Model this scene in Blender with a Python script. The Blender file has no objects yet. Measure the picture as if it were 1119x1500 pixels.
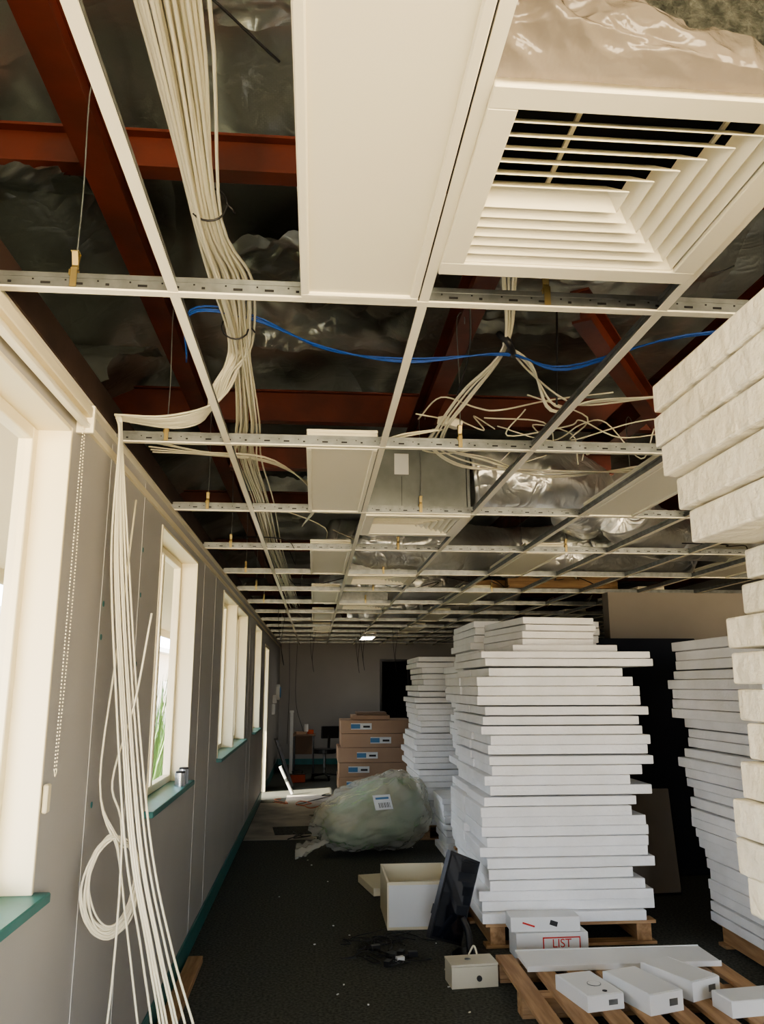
import bpy, bmesh, math, random
from mathutils import Matrix, Vector, noise, Euler
random.seed(7)
R=random.Random(11)
C=bpy.context.scene.collection
H=2.572; XW=-0.776; X0=-0.3505; Y0=1.7665
XR=6.2; YB=18.0; YF=-2.6; ZR=3.66

# ---------------------------------------------------------------- materials
def mat(name,col,rough=.6,metal=0,nscale=0,namt=0,col2=None,bump=0,bscale=30,spec=.5,detail=4,bdist=.01,emit=None,estr=0,rough2=None,stretch=None,bdet=6):
    m=bpy.data.materials.new(name); m.use_nodes=True
    nt=m.node_tree; N=nt.nodes; L=nt.links
    b=N["Principled BSDF"]
    b.inputs["Base Color"].default_value=(*col,1)
    b.inputs["Roughness"].default_value=rough
    b.inputs["Metallic"].default_value=metal
    b.inputs["Specular IOR Level"].default_value=spec
    tc=N.new("ShaderNodeTexCoord"); src=tc.outputs["Object"]
    if stretch:
        mp=N.new("ShaderNodeMapping"); mp.inputs["Scale"].default_value=stretch
        L.new(src,mp.inputs[0]); src=mp.outputs[0]
    if nscale:
        n=N.new("ShaderNodeTexNoise"); n.inputs["Scale"].default_value=nscale; n.inputs["Detail"].default_value=detail
        L.new(src,n.inputs["Vector"])
        r=N.new("ShaderNodeValToRGB")
        r.color_ramp.elements[0].position=.35; r.color_ramp.elements[1].position=.65
        c2=col2 if col2 else tuple(max(0,c*(1-namt)) for c in col)
        r.color_ramp.elements[0].color=(*c2,1); r.color_ramp.elements[1].color=(*col,1)
        L.new(n.outputs["Fac"],r.inputs[0]); L.new(r.outputs[0],b.inputs["Base Color"])
        if rough2 is not None:
            mr=N.new("ShaderNodeMapRange"); mr.inputs[3].default_value=rough; mr.inputs[4].default_value=rough2
            L.new(n.outputs["Fac"],mr.inputs[0]); L.new(mr.outputs[0],b.inputs["Roughness"])
    if bump:
        n2=N.new("ShaderNodeTexNoise"); n2.inputs["Scale"].default_value=bscale; n2.inputs["Detail"].default_value=bdet
        L.new(src,n2.inputs["Vector"])
        bp=N.new("ShaderNodeBump"); bp.inputs["Strength"].default_value=bump; bp.inputs["Distance"].default_value=bdist
        L.new(n2.outputs["Fac"],bp.inputs["Height"]); L.new(bp.outputs[0],b.inputs["Normal"])
    if emit:
        b.inputs["Emission Color"].default_value=(*emit,1); b.inputs["Emission Strength"].default_value=estr
    return m
M_wall=mat("wall_paint",(.50,.485,.455),.5,nscale=1.5,namt=.08,bump=.05,bscale=60)
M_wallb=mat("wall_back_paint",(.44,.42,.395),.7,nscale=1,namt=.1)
M_cream=mat("cream_trim_paint",(.84,.76,.54),.4,bump=.03,bscale=40)
M_white=mat("white_metal_paint",(.92,.86,.68),.4)
M_teal=mat("teal_paint",(.05,.22,.21),.4,nscale=8,namt=.2)
M_carpet=mat("carpet_dark",(.115,.12,.102),.92,nscale=60,col2=(.038,.042,.036),bump=.8,bscale=260,bdist=.006,detail=8)
M_conc=mat("bare_concrete_sunlit",(.52,.48,.42),.8,nscale=3,col2=(.33,.30,.27),bump=.2,bscale=30)  # real concrete, its colour brightened to stand in for sunlight on the floor
M_eps=mat("polystyrene_white",(.91,.91,.91),.65,nscale=5,col2=(.84,.84,.83),bump=.5,bscale=45,bdist=.008)
M_eps_warmlit=mat("polystyrene_warm_lit",(.90,.86,.74),.65,nscale=5,col2=(.85,.79,.64),bump=.8,bscale=26,bdist=.014)  # same white boards as M_eps, with the warm light put into the colour
M_red=mat("red_oxide_steel",(.16,.034,.021),.5,nscale=4,col2=(.085,.021,.014),bump=.1,bscale=20)
M_plate=mat("dark_timber_plate",(.06,.035,.028),.7,nscale=6,namt=.4)
M_galv=mat("galvanised_steel",(.30,.32,.32),.42,metal=.8,nscale=20,namt=.3)
M_galvd=mat("duct_sheet_metal",(.24,.26,.26),.38,metal=.85,nscale=8,namt=.2,bump=.15,bscale=5,bdist=.02)
M_dark=mat("dark_void",(.012,.012,.013),.8)
M_brass=mat("brass_zinc",(.44,.35,.17),.4,metal=.85)
M_wirew=mat("white_pvc",(.78,.74,.58),.45)
M_wireb=mat("blue_pvc",(.02,.09,.38),.4)
M_black=mat("black_plastic",(.018,.018,.02),.35)
M_wood=mat("pine_timber",(.50,.32,.17),.65,nscale=3,col2=(.33,.19,.09),stretch=(12,1,12),bump=.1)
M_woodx=mat("pine_timber_x",(.52,.34,.18),.65,nscale=3,col2=(.34,.2,.1),stretch=(1,12,12),bump=.1)
M_card=mat("cardboard",(.50,.34,.23),.8,nscale=2,namt=.12)
M_cardd=mat("cardboard_dark",(.25,.17,.12),.8)
M_label=mat("paper_label",(.8,.82,.82),.6)
M_blue=mat("print_blue",(.10,.25,.45),.6)
M_redink=mat("print_red",(.65,.05,.04),.6)
M_orange=mat("orange_lead",(.5,.08,.02),.5)
M_ink=mat("print_black",(.03,.03,.03),.6)
M_box=mat("white_carton",(.78,.79,.78),.5,nscale=3,namt=.05)
M_beige=mat("beige_plastic",(.62,.58,.46),.5)
M_cab=mat("cream_laminate",(.75,.69,.52),.45)
M_fabric=mat("dark_blue_fabric",(.020,.024,.034),.95,bump=.3,bscale=200)
M_pin=mat("brown_grey_board",(.30,.27,.235),.8,nscale=2,namt=.1)
M_slab=mat("dark_duct_liner",(.10,.105,.085),.9,nscale=45,col2=(.03,.034,.026),bump=1,bscale=90,bdist=.02)
M_plant=mat("leaf_green",(.10,.24,.03),.5,nscale=3,namt=.4)
M_ext=mat("exterior_render",(.26,.24,.20),.8,nscale=1,namt=.06)
M_soffit=mat("soffit_paint",(.62,.53,.35),.8)
M_extglass=mat("exterior_glazing",(.05,.07,.09),.2)
M_paving=mat("exterior_paving",(.28,.255,.21),.85,nscale=4,namt=.15)
M_emit=mat("lit_diffuser",(1,1,1),.5,emit=(1,.96,.88),estr=16)
M_tin=mat("tin",(.5,.52,.55),.25,metal=.9)
def foil(name,cl,cd,rough,metal,fold,crink,fs=1.3,cs=9,weave=.006,stretch=(1,.35,1)):
    m=mat(name,cl,rough,metal=metal)
    nt=m.node_tree; N=nt.nodes; L=nt.links; b=N["Principled BSDF"]
    tc=N.new("ShaderNodeTexCoord"); mp=N.new("ShaderNodeMapping"); mp.inputs["Scale"].default_value=stretch; L.new(tc.outputs["Object"],mp.inputs[0])
    def rid(scale,det,src):
        n=N.new("ShaderNodeTexNoise"); n.inputs["Scale"].default_value=scale; n.inputs["Detail"].default_value=det; n.inputs["Distortion"].default_value=.6
        L.new(src,n.inputs["Vector"])
        s_=N.new("ShaderNodeMath"); s_.operation='SUBTRACT'; s_.inputs[1].default_value=.5; L.new(n.outputs["Fac"],s_.inputs[0])
        a=N.new("ShaderNodeMath"); a.operation='ABSOLUTE'; L.new(s_.outputs[0],a.inputs[0]); return a.outputs[0]
    f1=rid(fs,1,mp.outputs[0]); f2=rid(cs,2,tc.outputs["Object"])
    m1=N.new("ShaderNodeMath"); m1.operation='MULTIPLY'; m1.inputs[1].default_value=fold; L.new(f1,m1.inputs[0])
    m2=N.new("ShaderNodeMath"); m2.operation='MULTIPLY_ADD'; m2.inputs[1].default_value=crink; L.new(f2,m2.inputs[0]); L.new(m1.outputs[0],m2.inputs[2])
    w=N.new("ShaderNodeTexBrick"); w.inputs["Scale"].default_value=30; L.new(tc.outputs["Object"],w.inputs["Vector"])
    m3=N.new("ShaderNodeMath"); m3.operation='MULTIPLY_ADD'; m3.inputs[1].default_value=-weave; L.new(w.outputs["Fac"],m3.inputs[0]); L.new(m2.outputs[0],m3.inputs[2])
    bp=N.new("ShaderNodeBump"); bp.inputs["Strength"].default_value=1; bp.inputs["Distance"].default_value=.25
    L.new(m3.outputs[0],bp.inputs["Height"]); L.new(bp.outputs[0],b.inputs["Normal"])
    r=N.new("ShaderNodeValToRGB"); r.color_ramp.elements[0].position=.42; r.color_ramp.elements[1].position=.52
    r.color_ramp.elements[0].color=(*cd,1); r.color_ramp.elements[1].color=(*cl,1)
    n3=N.new("ShaderNodeTexNoise"); n3.inputs["Scale"].default_value=.8; n3.inputs["Detail"].default_value=2
    L.new(tc.outputs["Object"],n3.inputs["Vector"]); L.new(n3.outputs["Fac"],r.inputs[0]); L.new(r.outputs[0],b.inputs["Base Color"])
    return m
M_foil=foil("foil_sarking",(.52,.56,.54),(.20,.215,.20),.28,.86,.6,.07,fs=1.5,cs=6)
M_foild=foil("foil_duct_wrap",(.90,.90,.87),(.74,.74,.70),.30,.80,.2,.09,fs=4,cs=8,weave=0,stretch=(1,1,1))
def film(name,col,alpha,rough=.2,bs=12,bst=.6,bd=.03):
    m=mat(name,col,rough,bump=bst,bscale=bs,bdist=bd,bdet=3)
    nt=m.node_tree; N=nt.nodes; L=nt.links; b=N["Principled BSDF"]
    out=[n for n in N if n.type=='OUTPUT_MATERIAL'][0]
    t=N.new("ShaderNodeBsdfTransparent"); t.inputs[0].default_value=(*[min(1,c*1.3+.1) for c in col],1); mx=N.new("ShaderNodeMixShader"); mx.inputs[0].default_value=alpha
    L.new(t.outputs[0],mx.inputs[1]); L.new(b.outputs[0],mx.inputs[2]); L.new(mx.outputs[0],out.inputs[0])
    return m
M_film=film("clear_plastic_film",(.74,.72,.66),.36,.12)
M_filmb=film("dusty_plastic_film",(.30,.26,.215),.66,.12,22,.35,.02)
M_glass=film("window_glass",(.9,.93,.93),.06,.02,3,.02,.01)
M_bag=mat("insulation_wrap",(.52,.46,.30),.5,nscale=3.5,col2=(.12,.27,.11),bump=.5,bscale=10,bdist=.04,detail=2)

# ---------------------------------------------------------------- mesh builder
class MB:
    def __init__(s): s.bm=bmesh.new(); s.mats=[]
    def mi(s,m):
        if m not in s.mats: s.mats.append(m)
        return s.mats.index(m)
    def _set(s,verts,m):
        k=s.mi(m); fs=set()
        for v in verts: fs.update(v.link_faces)
        for f in fs: f.material_index=k
    def box(s,x0,x1,y0,y1,z0,z1,m,rot=None):
        c=Vector(((x0+x1)/2,(y0+y1)/2,(z0+z1)/2))
        T=Matrix.Translation(c)
        if rot: T=T@Euler(rot).to_matrix().to_4x4()
        T=T@Matrix.Diagonal((abs(x1-x0),abs(y1-y0),abs(z1-z0),1))
        r=bmesh.ops.create_cube(s.bm,size=1,matrix=T); s._set(r['verts'],m)
        return r['verts']
    def ring(s,x0,x1,y0,y1,z0,z1,f,m):
        s.box(x0,x1,y0,y0+f,z0,z1,m); s.box(x0,x1,y1-f,y1,z0,z1,m)
        s.box(x0,x0+f,y0+f,y1-f,z0,z1,m); s.box(x1-f,x1,y0+f,y1-f,z0,z1,m)
    def obox(s,c,size,rot,m):
        T=Matrix.Translation(Vector(c))@Euler(rot).to_matrix().to_4x4()@Matrix.Diagonal((*size,1))
        r=bmesh.ops.create_cube(s.bm,size=1,matrix=T); s._set(r['verts'],m); return r['verts']
    def cyl(s,c,r,h,m,rot=(0,0,0),seg=20,r2=None):
        T=Matrix.Translation(Vector(c))@Euler(rot).to_matrix().to_4x4()
        q=bmesh.ops.create_cone(s.bm,cap_ends=True,segments=seg,radius1=r,radius2=r if r2 is None else r2,depth=h,matrix=T); s._set(q['verts'],m)
        return q['verts']
    def face(s,pts,m):
        f=s.bm.faces.new([s.bm.verts.new(p) for p in pts]); f.material_index=s.mi(m); return f
    def tube(s,pts,r,m,seg=6,sub=6,ridge=0,nz=0):
        P=[Vector(p) for p in pts]
        if sub>1 and len(P)>2:
            Q=[]; E=[P[0]*2-P[1]]+P+[P[-1]*2-P[-2]]
            for i in range(1,len(E)-2):
                a,b,c,d=E[i-1:i+3]
                for k in range(sub):
                    t=k/sub
                    Q.append(.5*((2*b)+(c-a)*t+(2*a-5*b+4*c-d)*t*t+(3*b-a-3*c+d)*t**3))
            Q.append(P[-1]); P=Q
        k=s.mi(m); rings=[]
        t=(P[1]-P[0]).normalized(); up=Vector((0,0,1)) if abs(t.z)<.9 else Vector((1,0,0))
        n=(up-t*up.dot(t)).normalized()
        for i,p in enumerate(P):
            t=(P[min(i+1,len(P)-1)]-P[max(i-1,0)])
            if t.length<1e-7: t=Vector((0,0,1))
            t.normalize(); n=(n-t*n.dot(t))
            if n.length<1e-6: n=t.orthogonal()
            n.normalize(); b=t.cross(n); ring=[]
            rr=r(i/(len(P)-1)) if callable(r) else r
            if ridge: rr*=1+ridge*(1 if i%2 else -1)
            for j in range(seg):
                a=2*math.pi*j/seg; d=n*math.cos(a)+b*math.sin(a); q=rr
                if nz: q*=1+nz*noise.noise((p+d*rr)*6)+nz*.7*(.3-abs(noise.noise((p+d*rr)*15)))
                ring.append(s.bm.verts.new(p+d*q))
            rings.append(ring)
        for a,b in zip(rings,rings[1:]):
            for j in range(seg):
                f=s.bm.faces.new((a[j],a[(j+1)%seg],b[(j+1)%seg],b[j])); f.material_index=k; f.smooth=True
        for e in (rings[0][::-1],rings[-1]):
            f=s.bm.faces.new(e); f.material_index=k
    def grid(s,nx,ny,fn,m,smooth=True):
        k=s.mi(m); V=[[s.bm.verts.new(fn(i/nx,j/ny)) for j in range(ny+1)] for i in range(nx+1)]
        for i in range(nx):
            for j in range(ny):
                f=s.bm.faces.new((V[i][j],V[i+1][j],V[i+1][j+1],V[i][j+1])); f.material_index=k; f.smooth=smooth
    def done(s,name,parent=None,bevel=0,loc=None,seg=1):
        me=bpy.data.meshes.new(name); s.bm.normal_update()
        s.bm.to_mesh(me); s.bm.free()
        for m in s.mats: me.materials.append(m)
        o=bpy.data.objects.new(name,me); C.objects.link(o)
        if bevel:
            b=o.modifiers.new("bevel",'BEVEL'); b.width=bevel; b.segments=seg; b.limit_method='ANGLE'
        if parent: o.parent=parent
        return o
def empty(name):
    e=bpy.data.objects.new(name,None); C.objects.link(e); return e
def text(body,loc,rot,size,m,parent,name="lettering"):
    cu=bpy.data.curves.new(name,'FONT'); cu.body=body; cu.size=size; cu.extrude=.0005; cu.align_x='CENTER'; cu.align_y='CENTER'
    o=bpy.data.objects.new(name,cu); C.objects.link(o); o.location=loc; o.rotation_euler=rot
    cu.materials.append(m); o.parent=parent; return o
rid=lambda p:1-2*abs(noise.noise(p))

# ---------------------------------------------------------------- room shell
b=MB(); b.box(XW-.2,XR+.2,YF-.2,YB+.2,-.1,0,M_carpet); b.done("floor")
b=MB()
for (x0,x1,y0,y1) in [(XW+.02,.55,9.35,12.2),(-.4,.9,12.2,13.0)]:
    b.box(x0,x1,y0,y1,0,.003,M_conc)
for (x,y,s,a) in [(-.2,9.9,.5,.1),(.25,10.9,.45,.4),(.3,9.6,.5,0)]:
    b.obox((x,y,.006),(s,s,.007),(0,0,a),M_carpet)
b.done("bare_floor_patch")

Z0,Z1=1.09,2.45
wins=[(-1.4,-.15),(1.2,2.445),(3.96,5.19),(6.72,7.90),(7.96,9.16),(10.45,11.6)]
doorL=(12.5,13.5,0.0,2.3)
XO=XW-.12
b=MB()
y=YF
ops=[(a,c,Z0,Z1) for a,c in wins]+[doorL]
for (a,c,z0,z1) in ops:
    b.box(XO,XW,y,a,0,2.6,M_wall)
    if z0>0: b.box(XO,XW,a,c,0,z0-.03,M_wall)
    b.box(XO,XW,a,c,z1,2.6,M_wall)
    y=c
b.box(XO,XW,y,YB,0,2.6,M_wall)
for yy in (2.95,3.55,5.55,6.2,9.6,10.1):
    b.box(XW,XW+.0025,yy-.02,yy+.02,.12,2.55,M_wall)
for yy,zz in [(2.96,1.95),(2.96,1.83),(3.0,1.25),(3.55,2.25),(3.56,2.05),(3.56,1.75)]:
    b.cyl((XW+.0035,yy,zz),.011,.002,M_teal,(0,math.pi/2,0),10)
b.done("wall_left")
b=MB(); b.box(XO,XW+.01,YF+.01,YB-.01,2.602,2.70,M_plate); b.done("timber_top_plate")
b=MB()
b.box(XW,1.45,YB,YB+.15,0,ZR+.2,M_wallb); b.box(2.75,XR,YB,YB+.15,0,ZR+.2,M_wallb); b.box(1.45,2.75,YB,YB+.15,2.25,ZR+.2,M_wallb)
b.box(1.35,2.85,YB+1.2,YB+1.3,-.1,2.5,M_dark); b.box(1.35,1.449,YB+.151,YB+1.2,-.1,2.5,M_dark); b.box(2.751,2.85,YB+.151,YB+1.2,-.1,2.5,M_dark); b.box(1.35,2.85,YB+.151,YB+1.3,2.5,2.6,M_dark); b.box(1.35,2.85,YB+.2,YB+1.3,-.12,-.02,M_dark)  # black boxes added behind the doorway to keep outside light from its opening
b.box(-2.5,XW,YB,YB+.15,2.6,ZR+.2,M_plate)
b.done("wall_back")
b=MB(); b.box(XR,XR+.15,YF,YB,0,ZR+.2,M_wallb); b.done("wall_right")
b=MB()
b.box(XO,-.6,YF-.15,YF,0,ZR,M_wall); b.box(4.4,XR,YF-.15,YF,0,ZR,M_wall); b.box(-.6,4.4,YF-.15,YF,2.5,ZR,M_wall); b.box(-.6,4.4,YF-.15,YF,0,.25,M_wall)
b.box(-2.5,XO,YF-.15,YF,2.6,ZR,M_plate)
for x in (.65,1.9,3.15): b.box(x-.03,x+.03,YF-.1,YF-.04,.25,2.5,M_cream)
b.done("wall_front")
b=MB()
b.box(2.9,XR,7.6,7.72,1.45,H-.01,M_pin); b.box(2.9,XR,7.6,7.72,0,1.45,M_fabric); b.box(2.87,2.899,7.58,7.74,0,H-.01,M_pin)
b.done("wall_partition")
b=MB()
for seg in [(YF,12.45),(13.55,YB)]:
    b.box(XW,XW+.014,seg[0],seg[1],0,.13,M_teal)
b.done("baseboard_left",bevel=.003)
b=MB(); b.box(XW+.02,1.4,YB-.014,YB,0,.12,M_teal); b.done("baseboard_back")
b=MB()
b.box(XW,XW+.022,YF,YB,H-.005,H-.003,M_white); b.box(XW+.001,XW+.003,YF,YB,H,H+.03,M_white)
b.box(XW,XW+.012,2.5,YB,2.49,2.515,M_cream)
b.done("trim_1")
for i,(a,c) in enumerate(wins):
    e=empty("window_%d"%(i+1))
    b=MB(); t=.014; xi=XW+.006
    b.box(XO,xi,a,a+t,Z0,Z1,M_cream); b.box(XO,xi,c-t,c,Z0,Z1,M_cream)
    b.box(XO,xi,a+t,c-t,Z1-t,Z1,M_cream)
    b.done("jamb_lining",e,.002)
    b=MB(); b.box(XO-.02,XW+.045,a-.03,c+.03,Z0-.029,Z0,M_teal); b.done("sill",e,.004)
    b=MB(); xf0,xf1=XO-.02,XO+.025; f=.04
    b.box(xf0,xf1,a+t,a+t+f,Z0,Z1-t,M_cream); b.box(xf0,xf1,c-t-f,c-t,Z0,Z1-t,M_cream)
    b.box(xf0,xf1,a+t+f,c-t-f,Z0,Z0+f,M_cream); b.box(xf0,xf1,a+t+f,c-t-f,Z1-t-f,Z1-t,M_cream)
    m=(a+c)/2; b.box(xf0,xf1,m-.02,m+.02,Z0+f,Z1-t-f,M_cream)
    b.done("sash_frame",e,.003)
    b=MB(); b.box(XO+.001,XO+.004,a+t+f,c-t-f,Z0+f,Z1-t-f,M_glass); b.done("pane",e)
e=empty("door_1"); a,c,_,z1=doorL
b=MB()
for q in ((a,a+.05),(c-.05,c)): b.box(XO,XW+.01,q[0],q[1],0,z1,M_cream)
b.box(XO,XW+.01,a+.05,c-.05,z1-.05,z1,M_cream); b.done("frame",e,.003)
b=MB(); b.obox((XO-.40,c-.04,1.13),(.8,.04,2.22),(0,0,-.1),M_cream); b.cyl((XO-.74,c-.05,1.05),.02,.08,M_brass,(math.pi/2,0,0)); b.done("open_leaf",e,.003)
e=empty("door_2"); b=MB()
b.box(1.45,1.5,YB-.02,YB+.1,0,2.2,M_black); b.box(2.7,2.75,YB-.02,YB+.1,0,2.2,M_black); b.box(1.45,2.75,YB-.02,YB+.1,2.2,2.25,M_black); b.box(2.08,2.12,YB+.02,YB+.06,0,2.2,M_black)
b.done("frame",e)
e=empty("roller_blind")
b=MB(); b.box(XW,XW+.05,1.15,2.5,2.50,2.535,M_cream); b.box(XW+.02,XW+.045,1.15,2.5,2.465,2.48,M_white); b.done("headrail",e,.003)
b=MB(); b.cyl((XW+.025,1.83,2.49),.010,1.3,M_cream,(math.pi/2,0,0)); b.box(XW+.001,XW+.055,2.485,2.50,2.45,2.54,M_white); b.done("tube",e)
b=MB()
for dy in (0,.025):
    z=2.46
    while z>1.42: b.cyl((XW+.03,2.46+dy*(1+.6*math.sin(z*4)),z),.0018,.005,M_cream,seg=6); z-=.0105
b.tube([(XW+.03,2.46,1.42),(XW+.03,2.472,1.40),(XW+.03,2.485,1.42)],.0015,M_cream,sub=4)
b.done("bead_chain",e)
b=MB(); b.box(XW+.003,XW+.018,2.455,2.49,1.30,1.38,M_cream); b.done("chain_weight",e,.004)
# ceiling = foil sarking under the roof
purl=(-.2,2.35,4.85,7.3,9.8,12.3,14.8,17.2)
b=MB()
def roof(u,v):
    x=-2.5+u*(XR+2.7); y=YF-.2+v*(YB-YF+.4)
    p=Vector((x*.9,y*.7,0))
    z=ZR-.05+.06*noise.noise(p)+.03*rid(Vector((x*2.2,y*.6,4)))+.018*rid(Vector((x*5,y*2.2,8)))
    z-=.05*abs(math.sin(math.pi*(y+.2)/2.5))
    if x<-.85: z-=(-.85-x)*.5
    return Vector((x,y,z))
b.grid(220,340,roof,M_foil); b.done("ceiling")
b=MB(); b.box(-2.6,XR+.3,YF-.3,YB+.3,ZR+.25,ZR+.3,M_dark); b.done("roof")
def flap(name,cx,cy,w,d,z,tilt,seed,m=M_foil):
    bb=MB()
    def fn(u,v):
        x=(u-.5)*w; y=(v-.5)*d
        zz=-tilt*(1-v)**1.5*d+.05*noise.noise(Vector((x*3+seed,y*3,seed)))+.03*rid(Vector((x*6+seed,y*4,seed)))+.014*rid(Vector((x*14+seed,y*12,seed)))
        x+=.14*noise.noise(Vector((y*4,seed,x*2)))*(1-v)
        return Vector((cx+x,cy+y+.14*noise.noise(Vector((x*8,seed,1)))*(1-v),z+zz))
    bb.grid(40,44,fn,m); return bb.done(name)
flap("foil_insulation",-.25,1.65,.5,.6,3.50,.30,1); flap("foil_insulation",-1.15,2.3,.6,.9,3.42,.6,5)
flap("foil_insulation",.05,3.5,1.0,1.4,3.50,.12,9); flap("foil_insulation",1.2,3.3,.9,1.2,3.5,.2,13)
flap("foil_insulation",-.05,5.9,.9,.9,3.45,.4,17); flap("foil_insulation",1.2,1.5,.7,.8,3.5,.3,21)
flap("foil_insulation",-1.15,1.2,.7,1.0,3.4,.4,31); flap("foil_insulation",-1.2,3.6,.7,1.0,3.38,.5,35)
flap("foil_insulation",1.3,5.9,1.0,1.0,3.4,.35,41)

# ---------------------------------------------------------------- steel
def ibeam(b,p0,p1,h,w,m):
    p0=Vector(p0);p1=Vector(p1);d=p1-p0;L=d.length;c=(p0+p1)/2
    ang=math.atan2(d.y,d.x); pit=-math.asin(d.z/L)
    rot=(0,pit,ang)
    R3=Euler(rot).to_matrix()
    b.obox(c,(L,.008,h-.012),rot,m)
    for s in (-1,1): b.obox(c+R3@Vector((0,0,s*h/2)),(L,w,.01),rot,m)
for x in (-.66,.62,1.85,3.1,4.4,5.6):
    b=MB(); ibeam(b,(x,YF+.01,3.22),(x,YB-.01,3.22),.15,.09,M_red); b.done("steel_rafter")
for k,y in enumerate(purl):
    b=MB(); h=.2 if k==2 else .13
    zc=3.31+h/2
    ibeam(b,(-1.5,y,zc),(XR-.01,y,zc),h,.07,M_red); b.done("steel_purlin")
b=MB(); ibeam(b,(.95,2.6,3.02),(2.3,4.6,3.05),.12,.07,M_red); b.done("steel_brace")
b=MB(); ibeam(b,(-.55,4.82,3.06),(1.9,4.82,3.06),.14,.08,M_red); b.done("steel_brace")
b=MB(); b.box(2.0,3.1,8.1,8.22,2.66,2.9,M_woodx); b.box(1.7,3.3,8.4,8.45,2.66,2.78,M_woodx); b.done("timber_bearer")

# ---------------------------------------------------------------- ceiling grid
b=MB()
nx=int((XR-X0)/.6)+1
JN=14
for i in range(nx):
    x=X0+.6*i
    b.box(x-.012,x+.012,YF,YB,H-.002,H+.002,M_white); b.box(x-.001,x+.001,YF,YB,H+.003,H+.034,M_galv); b.box(x-.004,x+.004,YF,YB,H+.028,H+.038,M_galv)
for j in range(-3,JN):
    y=Y0+1.2*j
    if y<YF or y>YB: continue
    b.box(XW,XR,y-.012,y+.012,H-.0032,H+.0015,M_white); b.box(XW,XR,y-.0012,y+.0012,H+.003,H+.036,M_galv); b.box(XW,XR,y-.004,y+.004,H+.030,H+.042,M_galv)
    if j<4:
        x=XW+.04; k=0
        while x<3.5:
            b.box(x,x+(.022 if k%3 else .008),y-.003,y-.001,H+.014,H+.019,M_dark); x+=.075; k+=1
            b.box(x-.02,x-.016,y-.003,y-.001,H+.023,H+.026,M_dark)
b.done("ceiling_grid")

def troffer(x0,x1,y0,y1,lit=False):
    e=empty("ceiling_light_panel"); b=MB(); g=.004
    x0+=g;x1-=g;y0+=.014;y1-=.014;f=.02
    b.ring(x0,x1,y0,y1,H-.006,H+.06,f,M_white)
    b.box(x0,x1,y0,y1,H+.061,H+.075,M_white); b.done("housing",e,.003)
    b=MB(); b.box(x0+f,x1-f,y0+f,y1-f,H+.002,H+.006,M_emit if lit else M_white); b.done("diffuser_sheet",e)
for j in range(-2,JN-1):
    y=Y0+1.2*j
    if j%2==1:
        troffer(-.052,X0+.6-.012,y,y+1.2,False)
        if j!=-1 : troffer(X0+1.8+.012,X0+2.1,y,y+1.2)
        if j>2: troffer(X0+3.6+.012,X0+3.9,y,y+1.2)
troffer(X0+1.2+.012,X0+1.5,Y0+14.4-1.2,Y0+14.4,True)

def diffuser(x0,y0,s=.575):
    e=empty("air_diffuser"); x1=x0+s;y1=y0+s; f=.05
    b=MB(); z0,z1=H-.012,H+.02
    b.ring(x0,x1,y0,y1,z0,z1,f,M_white)
    b.ring(x0+.02,x1-.02,y0+.02,y1-.02,z1+.001,z1+.16,.004,M_galv)
    b.box(x0+.02,x1-.02,y0+.02,y1-.02,z1+.161,z1+.17,M_dark)
    b.done("frame",e,.003)
    b=MB(); cx=(x0+x1)/2-.005; cy=(y0+y1)/2; n=7; hw=s/2-f
    xl=x0+f
    for i in range(n):
        d=hw*(i+.02)/n; D=d+.032; zt=H+.026; zb=H-.006
        A=[Vector((xl,cy-d,zt)),Vector((cx+d,cy-d,zt)),Vector((cx+D,cy-D,zb)),Vector((xl,cy-D,zb))]
        B_=[Vector((cx+d,cy-d,zt)),Vector((cx+d,cy+d,zt)),Vector((cx+D,cy+D,zb)),Vector((cx+D,cy-D,zb))]
        G=[Vector((xl,cy+d,zt)),Vector((cx+d,cy+d,zt)),Vector((cx+D,cy+D,zb)),Vector((xl,cy+D,zb))]
        for quad in (A,B_,G): b.face(quad,M_white)
    o=b.done("louvre_blades",e); sm=o.modifiers.new("solid",'SOLIDIFY'); sm.thickness=.0022
    b=MB()
    for q in (x0+.17,x0+.43): b.box(q-.004,q+.004,y0+f,y1-f,H+.028,H+.034,M_white)
    b.done("support_rail",e)
diffuser(.262,1.03)
diffuser(.262,Y0+2.4+.02); diffuser(.262,Y0+4.8+.02); diffuser(.262,Y0+7.2+.02)
diffuser(2.66,Y0+2.4+.02)

def hanger(x,y):
    e=empty("ceiling_hanger")
    b=MB(); b.tube([(x,y,H+.03),(x+.003,y,H+.25),(x-.003,y,H+.5),(x,y,3.14)],.0022,M_galv,sub=3)
    b.tube([(x,y,3.14),(x+.015,y,3.16),(x+.03,y,3.14),(x+.03,y,3.11)],.0022,M_galv,sub=3); b.done("rod",e)
    b=MB(); b.box(x-.008,x+.008,y-.010,y-.007,H+.005,H+.055,M_brass); b.box(x-.008,x+.008,y+.007,y+.010,H+.03,H+.055,M_brass)
    b.obox((x,y-.004,H+.075),(.016,.003,.045),(.35,0,0),M_brass); b.obox((x,y+.004,H+.075),(.016,.003,.045),(-.35,0,0),M_brass)
    b.box(x-.010,x+.010,y-.014,y+.010,H+.094,H+.097,M_brass); b.box(x-.012,x-.009,y-.010,y+.010,H+.035,H+.05,M_brass)
    b.done("spring_clip",e,.001)
for j in range(0,7):
    for x in (-.585,.56,1.75): hanger(x,Y0+1.2*j)

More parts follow.
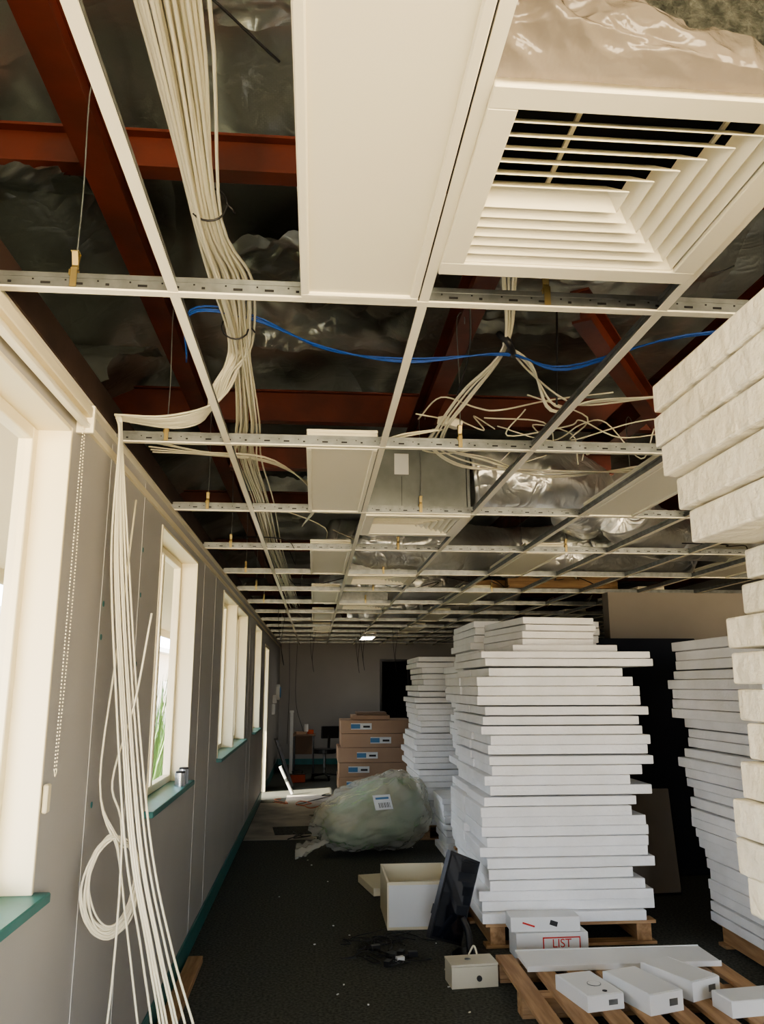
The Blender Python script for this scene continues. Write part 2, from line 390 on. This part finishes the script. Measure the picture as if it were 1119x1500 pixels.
# ---------------------------------------------------------------- overhead services
b=MB()
for k in range(40):
    ox,oz=R.gauss(0,.017),R.gauss(0,.014); ty=[-.4,.4,1.1,1.75,2.1,2.5,3.1,3.6,4.6,6,8,10.5]
    tx=[-.30,-.285,-.272,-.285,-.27,-.272,-.30,-.35,-.345,-.35,-.33,-.3]; tz=[2.80,2.78,2.79,2.77,2.8,2.78,2.72,2.70,2.72,2.7,2.72,2.7]
    pts=[]
    fan=k<18
    for i,y in enumerate(ty):
        if fan and i>5: break
        sp=1 if i in(3,5) else 1.8
        if i>6: sp=2.6
        pts.append((tx[i]+ox*sp+R.uniform(-.006,.006),y,max(H+.05,tz[i]+oz*sp+R.uniform(-.006,.006))))
    if fan:
        s=k/18
        pts+= [(-.29-.10*s,2.64+.06*s+R.uniform(-.02,.02),2.74-.05*s),(-.38-.06*s,2.78+.14*s,2.67-.02*s),(-.56,2.82+.14*s+R.uniform(-.02,.02),2.622+.01*s),(-.74,2.79+.06*s,2.618)]
    b.tube(pts,.0042,M_wirew,seg=6,sub=5)
for y in (1.72,2.38): b.tube([(-.272+.044*math.cos(t*math.pi/5),y,2.785+.044*math.sin(t*math.pi/5)) for t in range(11)]+[(-.21,y+.01,2.77)],.0028,M_black,sub=2)
b.done("cable_bundle")
b=MB()
for k in range(9):
    a=R.uniform(-.024,.024)
    pts=[(-.74,2.82,2.615),(-.72+a*.3,2.78,2.60),(-.705,2.77+a,2.50),(-.68+a,2.77+a,2.1),(-.62+a,2.76+a*2,1.6),(-.55+a*1.5,2.74+a,1.15),(-.47+a*2,2.72,.85),(-.38+a*3,2.68,.55),(-.30+a*3,2.5+a*4,.22),(-.30+a*4,2.3,.012),(-.36+a*4,2.0,.012)]
    b.tube(pts,.0040,M_wirew,sub=8)
for k in range(5):
    a=R.uniform(-.015,.015); r0=.085+R.uniform(-.012,.015)
    pts=[(-.64,2.78,2.3),(-.67,2.79,1.8),(-.70,2.80,1.35)]
    for t in range(0,17):
        th=math.pi*.5+t*math.pi/4.0; cc_=r0*math.cos(th)*(1+.1*math.sin(t*1.3+k))
        pts.append((-.645-cc_*.75,2.83-cc_*.7+a,1.03+r0*1.6*math.sin(th)+a+.01*math.sin(t*.9+k)))
    pts+=[(-.58,2.75,.95),(-.52,2.7,.7),(-.42,2.55,.35),(-.36,2.4,.012)]
    b.tube(pts,.0036,M_wirew,sub=5)
b.tube([(-.56,2.77,1.9),(-.60,2.78,1.6),(-.66,2.8,1.35),(-.61,2.76,1.2),(-.60,2.72,.8),(-.62,2.7,.4),(-.6,2.7,.02)],.0038,M_wirew)
b.done("coiled_cable")
b=MB()
for k in range(3):
    d=R.uniform(-.01,.01)
    b.tube([(-.46,2.6,2.75),(-.41,2.34,2.81+d),(-.22,2.34,2.80+d),(.02,2.45+d,2.75),(.3,2.50,2.74+d),(.63,2.47+d,2.76),(.85,2.5,2.73+d),(1.18,2.28+d,2.76),(1.9,2.3,2.85)],.0036,M_wireb,sub=6)
b.done("blue_data_cable")
b=MB()
J=Vector((.63,2.46,2.79))
for k in range(7):
    a=R.uniform(-.03,.03)
    b.tube([(.60+a,2.1,3.12),(.60+a,2.25,2.95),tuple(J+Vector((a*.5,a*.5,a*.5))),(.55+a,2.75+a,2.72),(.50+a,3.05,2.68),(.53+a*2,3.3+a,2.68),(.75+a*3,3.55,2.69+a),(1.1+a*3,3.7+a*3,2.68),(1.7,3.8,2.75+a)][(0 if k<3 else 1):],.0040,M_wirew,sub=6)
for k in range(3):
    a=R.uniform(-.02,.02)
    b.tube([(.50+a,3.05,2.68),(.35+a,3.02+a,2.64),(.22,3.1,2.63),(.12+a,3.05,2.62)],.0035,M_wirew)
for k in range(6):
    a=R.uniform(-.03,.03)
    b.tube([tuple(J+Vector((a*.5,a*.5,0))),(.75,2.6+a,2.77),(.9+a,2.78,2.70+a),(1.05,2.8+a,2.72),(1.4,2.75,2.75),(1.9,2.6+a*3,2.8)],.0040,M_wirew,sub=6)
for k in range(8):
    x=R.uniform(.3,1.3); y=R.uniform(2.8,3.7); pts=[(x,y,2.70+R.uniform(0,.15))]
    for q in range(5):
        x+=R.uniform(-.08,.30); y+=R.uniform(-.2,.2); pts.append((x,y,2.67+R.uniform(0,.2)))
    b.tube(pts,.0034,M_wirew,sub=6)
for k in range(5):
    a=R.uniform(-.02,.02)
    b.tube([(XW+.05,3.3+a*6,2.66),(-.5,3.4+a*5,2.66+a),(-.2,3.6+a*6,2.68+a),(.0,4.3,2.68+a),(-.1,5.2,2.7)],.0035,M_wirew)
for k in range(26):
    x=R.uniform(-.6,3.5); y=R.uniform(5,13); pts=[(x,y,2.66+R.uniform(0,.2))]
    for q in range(5):
        x+=R.uniform(-.2,.4); y+=R.uniform(-.4,.5); pts.append((x,y,2.64+R.uniform(0,.2)))
    b.tube(pts,.004,R.choice([M_wirew,M_black,M_black]),sub=5)
b.obox((.53,3.02,2.70),(.09,.05,.03),(.2,.1,.5),M_white)
b.obox((.60,3.3,2.70),(.07,.05,.03),(.2,.1,.1),M_white)
b.tube([(.56,2.7,3.1),(.57,2.8,2.9),(.52,3.0,2.70)],.004,M_black,sub=5)
b.tube([(.92,2.78,3.1),(.92,2.8,2.95),(.9,2.78,2.70)],.004,M_black,sub=5)
b.tube([(.60,2.44,2.82),(.63,2.42,2.78),(.66,2.48,2.76)],.012,M_black,sub=3)
b.tube([(-.55,1.15,3.0),(-.3,1.3,3.02),(-.1,1.5,3.0)],.003,M_black,sub=5)
b.tube([(1.34,1.7,2.95),(1.45,1.9,2.75),(1.7,2.1,2.72),(2.2,2.2,2.8)],.005,M_wirew,sub=5)
b.done("loose_ceiling_cables")
b=MB(); b.tube([(-.6,5.5,2.68),(-.2,5.3,2.62),(-.15,5.6,2.50),(-.2,5.7,2.62)],.003,M_black,sub=6)
for (x,y) in [(-.45,9.5),(.7,12.6),(.75,15),(1.3,13.5),(-.1,14)]:
    b.tube([(x,y,2.7),(x+.02,y,2.3),(x+.08,y+.1,1.9),(x+.05,y,2.15),(x+.1,y,2.6)],.004,M_black,sub=6)
b.tube([(-.5,15.5,2.6),(-.48,15.5,1.6),(-.5,15.5,.6)],.004,M_black); b.tube([(-.35,15.8,2.6),(-.36,15.8,1.4),(-.2,15.8,.8)],.004,M_black)
b.done("hanging_wires")

# ducts
def duct(pts,r,seg=44,sub=14,nz=.13):
    b=MB(); b.tube(pts,r,M_foild,seg=seg,sub=sub,ridge=.008,nz=nz); b.tube([pts[0],tuple(Vector(pts[0]).lerp(Vector(pts[1]),.2))],r*1.08,M_foild,seg=seg,sub=1); b.done("flexible_duct")
duct([(.86,4.42,2.84),(1.0,4.42,2.86),(1.25,4.44,2.84),(1.5,4.54,2.84),(1.72,4.9,2.86),(1.85,5.3,2.86)],.205)
duct([(.15,6.8,2.84),(.6,6.65,2.84),(1.1,6.7,2.84),(1.6,6.95,2.85),(2.2,7.0,2.86),(3.4,6.9,2.87)],.225,sub=20)
duct([(2.0,5.0,2.86),(2.3,5.5,2.84),(2.7,5.95,2.83),(3.6,6.1,2.84)],.20)
duct([(.1,9.4,2.83),(.7,9.2,2.83),(1.5,9.2,2.84),(2.5,10.2,2.84)],.21)
duct([(.5,12.0,2.84),(1.3,11.8,2.84),(3,12.0,2.84)],.20)
b=MB(); b.box(.27,.83,4.215,4.74,2.795,2.97,M_galvd)
for x in (.26,.83): b.box(x-.006,x+.012,4.195,4.214,2.62,2.949,M_galvd)
b.box(.273,.823,4.205,4.213,2.62,2.95,M_galvd)
b.box(.254,.842,4.195,4.214,2.95,2.98,M_galvd); b.box(.42,.50,4.200,4.204,2.80,2.92,M_label)
b.box(.46,.462,4.200,4.204,2.62,2.79,M_ink)
b.done("duct_plenum_box",bevel=.002)
# crumpled plastic film bunched against the near diffuser neck, lined plenum behind it
b=MB()
def pf(u,v):
    x=.262+u*.85
    hg=max(.035,.215-.30*u)
    kk=hg/.215
    q=Vector((x*13,v*hg*20,2)); w_=noise.noise_vector(q*.5)*1.1
    y=1.022-.03*math.sin(math.pi*v)*kk-(.022*(1+rid(q*.45+w_))+.015*(1+rid(q*1.0+w_*1.5))+.006*(1+rid(q*2.3+w_*2)))*min(1,v*4+.1)*kk
    z=H-.008+hg*v*(1+.30*noise.noise(Vector((x*8,0,3))))+.010*noise.noise(q*.8)*v
    return Vector((x,min(y,1.024),z))
b.grid(260,120,pf,M_filmb); b.done("plastic_sheet")
b=MB()
b.box(.30,1.30,1.036,1.044,H+.043,H+.55,M_slab); b.box(.30,1.30,1.045,1.60,H+.22,H+.55,M_slab)
b.done("lined_duct_plenum",bevel=.003)

# ---------------------------------------------------------------- polystyrene stacks
def stack(name,x0,x1,y0,y1,z0,n,th=.065,jx=.02,jy=.02,m=M_eps,lean=0,offs=None,split=False,notch=0,seed=1,pallet=True,rz=0):
    r=random.Random(seed); e=empty(name); b=MB()
    cur=0
    for i in range(n):
        z=z0+i*th; 
        if r.random()<.35: cur=r.gauss(0,jx)
        dx=cur+r.gauss(0,jx*.5)+lean*i/n; dy=r.gauss(0,jy*.7)
        if offs and i in offs: dx=offs[i]
        sx0=x0+dx; sx1=x1+dx
        if notch and r.random()<.33: sx1-=r.uniform(.05,notch)
        a=r.gauss(0,.008)+rz
        h=th-.0035-(r.random()<.3)*.006
        if split:
            for q in (0,1):
                ya=y0+dy+q*(y1-y0)/2; yb=ya+(y1-y0)/2-.004
                b.box(sx0+r.gauss(0,.011),sx1+r.gauss(0,.012),ya,yb,z,z+h,m,(0,0,a+r.gauss(0,.004)))
        else: b.box(sx0,sx1,y0+dy,y1+dy,z,z+h,m,(r.gauss(0,.0006),r.gauss(0,.0006),a))
    b.done("boards",e,.005,seg=2)
    if pallet and z0>.1:
        b=MB()
        for k in range(3):
            xx=x0+.03+k*(x1-x0-.16)/2; b.box(xx,xx+.1,y0+.01,y1-.01,.021,z0-.024,M_wood)
        for k in range(6):
            yy=y0+k*(y1-y0-.1)/5; b.box(x0,x1,yy,yy+.1,z0-.023,z0-.002,M_woodx)
        for yy in (y0,(y0+y1)/2-.05,y1-.1): b.box(x0,x1,yy,yy+.1,0,.02,M_woodx)
        b.done("pallet",e,.002)
    return e
stack("polystyrene_board_stack",1.13,2.27,5.5,6.7,.15,25,.0655,.022,.022,split=True,notch=.18,seed=3,lean=.01)
stack("polystyrene_board_stack",1.16,2.36,5.47,6.6,1.79,2,.055,.01,.01,seed=5,pallet=False,lean=-.02)
stack("polystyrene_board_stack",1.42,2.20,5.72,6.7,1.902,1,.05,.03,.02,seed=6,pallet=False)
stack("polystyrene_board_stack",1.50,2.08,5.95,6.85,1.954,4,.055,.03,.02,seed=26,pallet=False,rz=.12)
stack("polystyrene_board_stack",1.36,2.5,6.98,8.05,.15,32,.065,.03,.02,seed=8)
stack("polystyrene_board_stack",1.17,2.3,9.2,10.35,.15,28,.066,.035,.02,seed=9)
stack("polystyrene_board_stack",1.32,2.1,8.3,8.95,.0,9,.062,.03,.03,seed=12,pallet=False)
stack("polystyrene_board_stack",2.66,3.86,4.25,5.45,.15,28,.0645,.03,.02,seed=14,lean=-.22,notch=0)
offs={}
nz0=.15; th=.0685
edge=[(2.17,.693),(2.10,.703),(2.03,.715),(1.96,.745),(1.89,.85),(1.82,.84),(1.75,.80),(1.68,.81),(1.61,.815),(1.54,.82),(1.47,.80),(1.40,.785),(1.33,.79),(1.26,.80)]
n=int(round((2.305-nz0)/th))
for i in range(n):
    z=nz0+(i+.5)*th
    if z<1.28: offs[i]=.20+.03*math.sin(i*2.1)
    else:
        best=min(edge,key=lambda q:abs(q[0]+.035-z)); offs[i]=best[1]-.70
    if z>2.16: offs[i]=-.012
stack("polystyrene_board_stack",.70,1.90,.28,1.50,nz0,n,th,.0,.012,m=M_eps_warmlit,offs=offs,seed=20)

# ---------------------------------------------------------------- floor objects
e=empty("timber_pallet"); b=MB()
for k in range(8):
    x=1.08+k*.165; b.box(x,x+.1,3.85,5.0,.098,.12,M_wood)
for y in (3.85,4.4,4.9): b.box(1.08,2.34,y,y+.1,.022,.097,M_woodx); b.box(1.08,2.34,y,y+.1,0,.02,M_woodx)
b.done("slats",e,.002)
b=MB(); b.box(1.19,2.30,4.70,4.97,.128,.145,M_box); b.box(1.19,2.30,4.692,4.699,.1205,.15,M_box); b.box(1.19,2.30,4.971,4.978,.1205,.15,M_box); b.done("flat_light_panel",bevel=.002)
def carton(name,c,s,rz,m=M_box,extra=None,z=.1205):
    e=empty(name); b=MB()
    cc=Vector((c[0],c[1],z+s[2]/2))
    b.obox(cc,s,(0,0,rz),m); R3=Euler((0,0,rz)).to_matrix()
    b.obox(cc+R3@Vector((0,0,s[2]/2+.001)),(s[0]*.99,s[1]*.96,.003),(0,0,rz),m)
    for sx in (-1,1): b.obox(cc+R3@Vector((sx*s[0]*.47,0,s[2]*.5+.003)),(.006,s[1]*.9,.002),(0,0,rz),M_label)
    b.obox(cc+R3@Vector((s[0]*.2,-s[1]/2-.001,0)),(s[0]*.25,.002,s[2]*.35),(0,0,rz),M_galv)
    b.done("body",e,.003); 
    if extra=="ring":
        b=MB(); q=cc+R3@Vector((.02,-.02,s[2]/2+.004))
        b.cyl(q,.035,.002,M_galv,seg=24); b.cyl(q+Vector((0,0,.001)),.031,.002,m,seg=24); b.cyl(q+R3@Vector((0,-.10,.0)),.012,.002,M_ink,seg=16); b.done("ring_mark",e)
    return e
carton("white_carton",(1.40,4.30),(.20,.32,.07),.20,extra="ring")
carton("white_carton",(1.66,4.26),(.20,.36,.09),.30)
carton("white_carton",(1.92,4.40),(.20,.34,.09),.42)
carton("white_carton",(2.16,4.10),(.36,.16,.07),.12)
e=empty("stamped_carton"); b=MB(); b.obox((1.50,5.36,.075),(.46,.18,.15),(0,0,.02),M_box)
b.obox((1.56,5.268,.09),(.24,.002,.075),(0,0,.02),M_redink); b.obox((1.56,5.2665,.09),(.226,.002,.061),(0,0,.02),M_box); b.done("body",e,.003)
text("LIST",(1.56,5.2645,.09),(math.pi/2,0,.02),.07,M_redink,e)
e=empty("stamped_carton"); b=MB(); b.obox((1.47,5.37,.195),(.44,.16,.085),(0,0,-.03),M_box); b.obox((1.36,5.291,.195),(.08,.002,.01),(0,.3,-.03),M_redink); b.obox((1.52,5.289,.20),(.05,.002,.03),(0,.3,-.03),M_ink); b.done("body",e,.003)
e=empty("junction_box"); b=MB(); b.obox((.92,4.92,.055),(.27,.16,.11),(0,0,.08),M_beige); b.obox((.92,4.92,.118),(.275,.165,.012),(0,0,.08),M_beige); b.cyl((.9,4.92,.126),.018,.004,M_galv); b.cyl((.95,4.835,.05),.015,.01,M_ink,(math.pi/2,0,0)); b.done("body",e,.006,seg=2)
b=MB(); b.tube([(.98,5.02,.10),(.97,5.10,.14),(.92,5.10,.05),(.86,5.05,.015),(.8,5.12,.012)],.006,M_wirew); b.done("white_power_lead")
e=empty("open_storage_box"); b=MB(); x0,x1,y0,y1,h,t=.53,1.02,5.95,6.55,.31,.016
b.box(x0+t,x1-t,y0+t,y1-t,0.001,t,M_cab); b.ring(x0,x1,y0,y1,0,h,t,M_cab)
b.box(x0+.01,x1-.01,y0-.003,y0-.0005,.02,h-.02,M_box)
b.done("carcass",e,.002)
b=MB(); b.obox((.62,7.1,.04),(.35,.5,.06),(0,0,.2),M_cab); b.obox((.9,7.2,.06),(.12,.7,.09),(0,0,-.05),M_wood); b.obox((1.0,6.95,.12),(.1,.5,.02),(0,0,-.1),M_teal); b.done("timber_offcuts",bevel=.003)
e=empty("computer_monitor"); b=MB()
rot=(0.1,.35,.80)
cc=Vector((.92,5.46,.32)); Rm=Euler(rot).to_matrix()
b.obox(cc,(.36,.03,.52),rot,M_black); b.obox(cc+Rm@Vector((0,-.017,0)),(.33,.002,.49),rot,mat("screen_glass",(.01,.012,.018),.08))
b.obox(cc+Rm@Vector((0,.03,0)),(.2,.04,.25),rot,M_black); b.done("panel",e,.006,seg=2)
b=MB(); b.obox(cc+Rm@Vector((.0,.08,-.1)),(.06,.10,.06),rot,M_black); b.cyl((1.0,5.36,.012),.12,.02,M_black,seg=28); b.tube([(1.0,5.37,.02),(1.0,5.42,.12),(.97,5.46,.2)],.022,M_black,seg=12); b.done("stand",e,.003)
b=MB()
for k in range(16):
    x=R.uniform(.28,.62); y=R.uniform(5.2,5.8); pts=[]
    for q in range(7): pts.append((x,y,.008+R.uniform(0,.018))); x+=R.uniform(-.10,.12); y+=R.uniform(-.11,.11)
    b.tube(pts,.004,M_black,sub=7)
for k in range(6): b.obox((R.uniform(.4,.72),R.uniform(5.2,5.6),.018),(.06,.035,.03),(0,0,R.uniform(0,3)),M_black)
b.obox((.55,5.3,.018),(.05,.03,.03),(0,0,.4),M_box)
b.done("tangled_power_leads")
b=MB()
for k in range(26): b.obox((R.uniform(-.3,1.1),R.uniform(3.8,11),.004),(R.uniform(.005,.016),R.uniform(.004,.012),.005),(0,0,R.uniform(0,3)),R.choice([M_eps,M_box,M_wirew]))
for k in range(7):
    x=R.uniform(-.6,.5); y=R.uniform(9.3,13); pts=[]
    for q in range(7): pts.append((x,y,.014)); x+=R.uniform(-.15,.2); y+=R.uniform(-.3,.35)
    b.tube(pts,.006,R.choice([M_black,M_orange]),sub=6)
b.done("floor_debris")
b=MB(); b.box(XW+.03,XW+.12,2.3,5.4,0,.04,M_wood); b.box(XW+.035,XW+.10,2.2,4.3,.042,.075,M_wood); b.done("timber_batten",bevel=.003)
# insulation bag
e=empty("insulation_bag")
def blob(sc,amp,m,nm,sd,pw=.6,cre=.0):
    bb=MB()
    def fn(u,v):
        th=u*2*math.pi; ph=(v-.5)*math.pi
        f=lambda t:math.copysign(abs(t)**pw,t)
        x=f(math.cos(ph))*f(math.cos(th)); y=f(math.cos(ph))*f(math.sin(th)); z=f(math.sin(ph))
        p=Vector((x*sc[0],y*sc[1],z*sc[2]))
        q=Vector((x,y,z))
        d=1+amp*noise.noise(q*1.7+Vector((sd,0,0)))+amp*.5*noise.noise(q*5+Vector((0,sd,0)))
        if cre: 
            w_=noise.noise_vector(q*1.5)*.6
            d+=cre*rid(q*2.6+w_+Vector((sd,0,0)))+cre*.5*rid(q*6+w_*2+Vector((sd,0,0)))-cre*.5
        p*=d
        p.z*=1+.28*x; 
        p=Euler((0,-.16,.42)).to_matrix()@p
        p+=Vector((.60,8.68,.345))
        p.z=max(p.z,.006+.004*abs(x)); return p
    bb.grid(140,90,fn,m); bmesh.ops.remove_doubles(bb.bm,verts=bb.bm.verts,dist=.0005); return bb.done(nm,e)
blob((.53,.31,.29),.07,M_bag,"glasswool_pack",1,.6,.02); blob((.59,.355,.33),.12,M_film,"clear_wrap",7,.7,.065)
b=MB()
def tail(u,v):
    x=.17-.33*u; w=.10+.20*u
    return Vector((x,8.38+(v-.5)*w*1.5-.1*u,.16-.10*u+.05*math.sin(v*9)*(.4+u)+.03*noise.noise(Vector((u*8,v*8,1)))))
b.grid(16,16,tail,M_film); b.done("wrap_tail",e)
b=MB(); 
lr=(math.radians(62),0,.42); lc=Vector((.70,8.325,.52)); Rl=Euler(lr).to_matrix()
b.obox(lc,(.20,.15,.002),lr,M_label)
for k in range(12): b.obox(lc+Rl@Vector((-.05+k*.011,-.03,.002)),(.003+.003*(k%3==0),.05,.001),lr,M_ink)
b.obox(lc+Rl@Vector((0,.04,.002)),(.15,.02,.001),lr,M_blue); b.done("pack_label",e)
# cardboard boxes
e=empty("cardboard_box_stack")
zz=0; r=random.Random(4)
hs=[.23,.22,.235,.22,.21]
for k,h in enumerate(hs):
    dx=r.uniform(-.03,.03); b=MB(); b.box(.42+dx,1.60+dx,13.35,14.3,zz,zz+h-.006,M_card)
    b.box(.42+dx,1.60+dx,13.80,13.85,zz+h-.0055,zz+h-.004,M_cardd); lx=.9+r.uniform(-.25,.3)
    b.box(lx-.17,lx+.17,13.342,13.349,zz+.06,zz+.16,M_label); b.box(lx-.17,lx-.02,13.338,13.341,zz+.075,zz+.145,M_blue); b.box(lx+.03,lx+.14,13.338,13.341,zz+.09,zz+.12,M_ink)
    b.done("carton_%d"%(k+1),e,.006); zz+=h
b=MB(); b.box(.62,1.25,13.45,14.1,zz,zz+.07,M_card); b.box(.7,1.2,13.5,14.0,zz+.072,zz+.12,M_cardd); b.done("carton_top",e,.005)
e=empty("cardboard_box_stack"); b=MB()
for k in range(5): b.box(1.72,2.3,13.6,14.4,k*.22,k*.22+.214,M_cardd)
b.done("cartons",e,.005)
e=empty("small_desk"); b=MB(); b.box(-.42,.03,16.1,16.7,.701,.73,M_cardd)
for x in (-.40,-.02):
    for y in (16.12,16.66): b.box(x,x+.03,y,y+.03,0,.70,M_black)
b.box(-.36,-.03,16.3,16.32,.35,.7,M_cardd); b.done("frame",e,.003)
b=MB(); b.obox((-.27,16.3,.757),(.2,.15,.05),(0,0,.3),M_card); b.obox((-.07,16.35,.772),(.12,.1,.08),(0,0,.1),M_orange); b.cyl((-.15,16.3,.852),.04,.14,M_box); b.done("contents",e)
e=empty("office_chair"); cx_,cy_=.20,15.1; b=MB(); b.cyl((cx_,cy_,.50),.21,.08,M_black,seg=28); b.cyl((cx_,cy_,.28),.025,.36,M_galv)
for k in range(5):
    a=k*math.tau/5; b.obox((cx_+.14*math.cos(a),cy_+.14*math.sin(a),.09),(.28,.035,.03),(0,.08,a),M_black); b.cyl((cx_+.26*math.cos(a),cy_+.26*math.sin(a),.03),.03,.03,M_black,(math.pi/2,0,a),14)
b.obox((cx_+.1,cy_+.22,.82),(.34,.05,.22),(.1,0,.3),M_black); b.obox((cx_+.08,cy_+.19,.64),(.05,.03,.26),(.1,0,.3),M_black); b.done("seat_and_base",e,.01,seg=2)
e=empty("tool_box"); b=MB(); b.obox((-.28,14.7,.07),(.26,.14,.13),(0,0,.2),M_orange); b.obox((-.28,14.7,.142),(.27,.15,.012),(0,0,.2),M_black); b.tube([(-.36,14.69,.15),(-.36,14.69,.20),(-.20,14.72,.20),(-.20,14.72,.15)],.01,M_black,sub=3); b.done("case",e,.006)
b=MB(); b.box(-.46,-.40,15.8,15.86,.02,1.16,M_box); b.box(-.52,-.34,15.76,15.9,0,.019,M_box); b.box(-.47,-.39,15.79,15.87,1.161,1.2,M_box); b.done("white_post")
b=MB(); b.obox((-.50,14.0,.41),(.05,.5,.80),(0,-.35,.1),M_black); b.done("leaning_dark_board",bevel=.004)
b=MB(); b.cyl((-.42,13.1,.22),.025,.46,M_box,(0,-.45,0)); b.cyl((-.42,13.1,.22),.029,.05,M_galv,(0,-.45,0)); b.done("leaning_white_strip")  # short slanted white strip near the floor, drawn as a cylinder
e=empty("wall_fan"); b=MB(); b.cyl((XW+.10,15.2,1.55),.14,.06,M_box,(0,math.pi/2,0),24); b.cyl((XW+.14,15.2,1.55),.10,.02,M_blue,(0,math.pi/2,0),24); b.box(XW,XW+.08,15.17,15.23,1.35,1.5,M_box); b.box(XW,XW+.05,15.05,15.35,1.15,1.34,M_box); b.done("housing",e,.005)
b=MB(); b.obox((2.78,6.75,.41),(.42,.05,.80),(-.12,0,.05),M_pin); b.obox((2.78,6.72,.022),(.44,.08,.04),(0,0,.05),M_black); b.done("leaning_pinboard",bevel=.006)
b=MB(); b.obox((3.12,7.4,1.05),(1.05,.06,2.1),(-.05,0,0),M_fabric); b.obox((3.12,7.37,.03),(1.07,.10,.06),(0,0,0),M_black); b.done("fabric_partition_screen",bevel=.006)
b=MB()
for (y,h,m_) in [(4.90,.075,M_tin),(5.02,.085,M_tin)]:
    b.cyl((XW+.005,y,Z0+h/2),.030,h,m_,seg=24); b.cyl((XW+.005,y,Z0+h+.004),.026,.008,M_dark,seg=24); b.cyl((XW+.005,y,Z0+.01),.032,.006,m_,seg=24)
b.done("tin_can")

# ---------------------------------------------------------------- exterior
b=MB(); b.box(-30,XO,YF-10,40,-.35,-.2,M_paving); b.done("exterior_ground")
b=MB(); b.box(-2.45,XO-.005,YF+.01,YB-.01,2.56,2.598,M_soffit); b.box(-2.5,-2.451,YF+.01,YB-.01,2.45,2.75,M_soffit)
b.done("exterior_eave_soffit")
b=MB(); b.box(-7.2,-7,-3,60,-.2,3.1,M_ext)
for y in (3,7,11,16,22,30,38): b.box(-7.0,-6.97,y,y+2.2,.5,1.9,M_extglass); b.box(-6.98,-6.95,y+1.08,y+1.12,.5,1.9,M_soffit)
b.box(-7.6,-6.5,-3,60,3.1,3.3,M_galv); b.done("neighbour_building")
b=MB()
for (px,py,n_) in [(-1.35,6.3,120),(-1.45,7.2,140),(-1.65,8.2,110),(-1.6,9.3,100),(-1.9,10.2,90),(-2.9,7.5,120),(-3.2,9.5,120),(-1.9,12,90)]:
    for k in range(n_):
        a=R.uniform(0,math.tau); L=R.uniform(1.1,2.1); sp=R.uniform(.1,.6); w=.02
        x0,y0=px+.08*math.cos(a),py+.08*math.sin(a); d=Vector((math.cos(a),math.sin(a),0)); s_=Vector((-d.y,d.x,0))*w
        prev=None
        for q in range(5):
            t=q/4; c=Vector((x0,y0,-.2))+d*sp*t*t+Vector((0,0,L*t-.25*sp*t*t*t)); ww=s_*(1-t*.95)
            if c.x>XO-.05: c.x=XO-.05
            cur=(c-ww,c+ww)
            if prev: b.face([prev[0],prev[1],cur[1],cur[0]],M_plant)
            prev=cur
b.done("flax_plant")

# ---------------------------------------------------------------- light
w=bpy.data.worlds.new("World"); bpy.context.scene.world=w; w.use_nodes=True
nt=w.node_tree; bg=nt.nodes["Background"]; bg.inputs[1].default_value=15.0
tc=nt.nodes.new("ShaderNodeTexCoord"); sx=nt.nodes.new("ShaderNodeSeparateXYZ"); nt.links.new(tc.outputs["Generated"],sx.inputs[0])
cr=nt.nodes.new("ShaderNodeValToRGB"); mr=nt.nodes.new("ShaderNodeMapRange"); mr.inputs[1].default_value=-1; mr.inputs[2].default_value=1
nt.links.new(sx.outputs["Z"],mr.inputs[0]); nt.links.new(mr.outputs[0],cr.inputs[0]); nt.links.new(cr.outputs[0],bg.inputs[0])
cr.color_ramp.elements[0].position=.47; cr.color_ramp.elements[0].color=(1.85,1.47,.95,1)
cr.color_ramp.elements[1].position=.53; cr.color_ramp.elements[1].color=(.76,.85,1,1)
def portal(loc,rot,sx,sy):
    l=bpy.data.lights.new("portal",'AREA'); l.shape='RECTANGLE'; l.size=sx; l.size_y=sy; l.cycles.is_portal=True
    o=bpy.data.objects.new("sky_portal",l); C.objects.link(o); o.location=loc; o.rotation_euler=rot
for a,c in wins: portal((XO-.06,(a+c)/2,(Z0+Z1)/2),(0,-math.pi/2,0),Z1-Z0,c-a)
portal((XO-.06,13,1.15),(0,-math.pi/2,0),2.2,1)
portal((1.9,YF-.2,1.4),(math.pi/2,0,0),5,2.2)
s=bpy.data.lights.new("sun",'SUN'); s.energy=26; s.angle=.01; s.color=(1,.88,.68)
so=bpy.data.objects.new("sun",s); C.objects.link(so)
so.rotation_euler=Vector((.75,.35,-.66)).to_track_quat('-Z','Y').to_euler()
try:
    vs=bpy.context.scene.view_settings; vs.view_transform='AgX'; vs.look='AgX - Medium High Contrast'
except Exception as ex: print(ex)

# ---------------------------------------------------------------- camera
yaw,pit,rol=.0834,.2173,-.0015
f=Vector((math.sin(yaw)*math.cos(pit),math.cos(yaw)*math.cos(pit),math.sin(pit)))
r=Vector((math.cos(yaw),-math.sin(yaw),0)); u=r.cross(f)
c_,s_=math.cos(rol),math.sin(rol); r2=c_*r+s_*u; u2=-s_*r+c_*u
cd=bpy.data.cameras.new("camera"); cam=bpy.data.objects.new("camera",cd); C.objects.link(cam)
cam.matrix_world=Matrix(((r2.x,u2.x,-f.x,0),(r2.y,u2.y,-f.y,0),(r2.z,u2.z,-f.z,1.6546),(0,0,0,1)))
cd.sensor_fit='VERTICAL'; cd.sensor_height=36; cd.lens=36*1156.5/1500; cd.clip_start=.05
bpy.context.scene.camera=cam
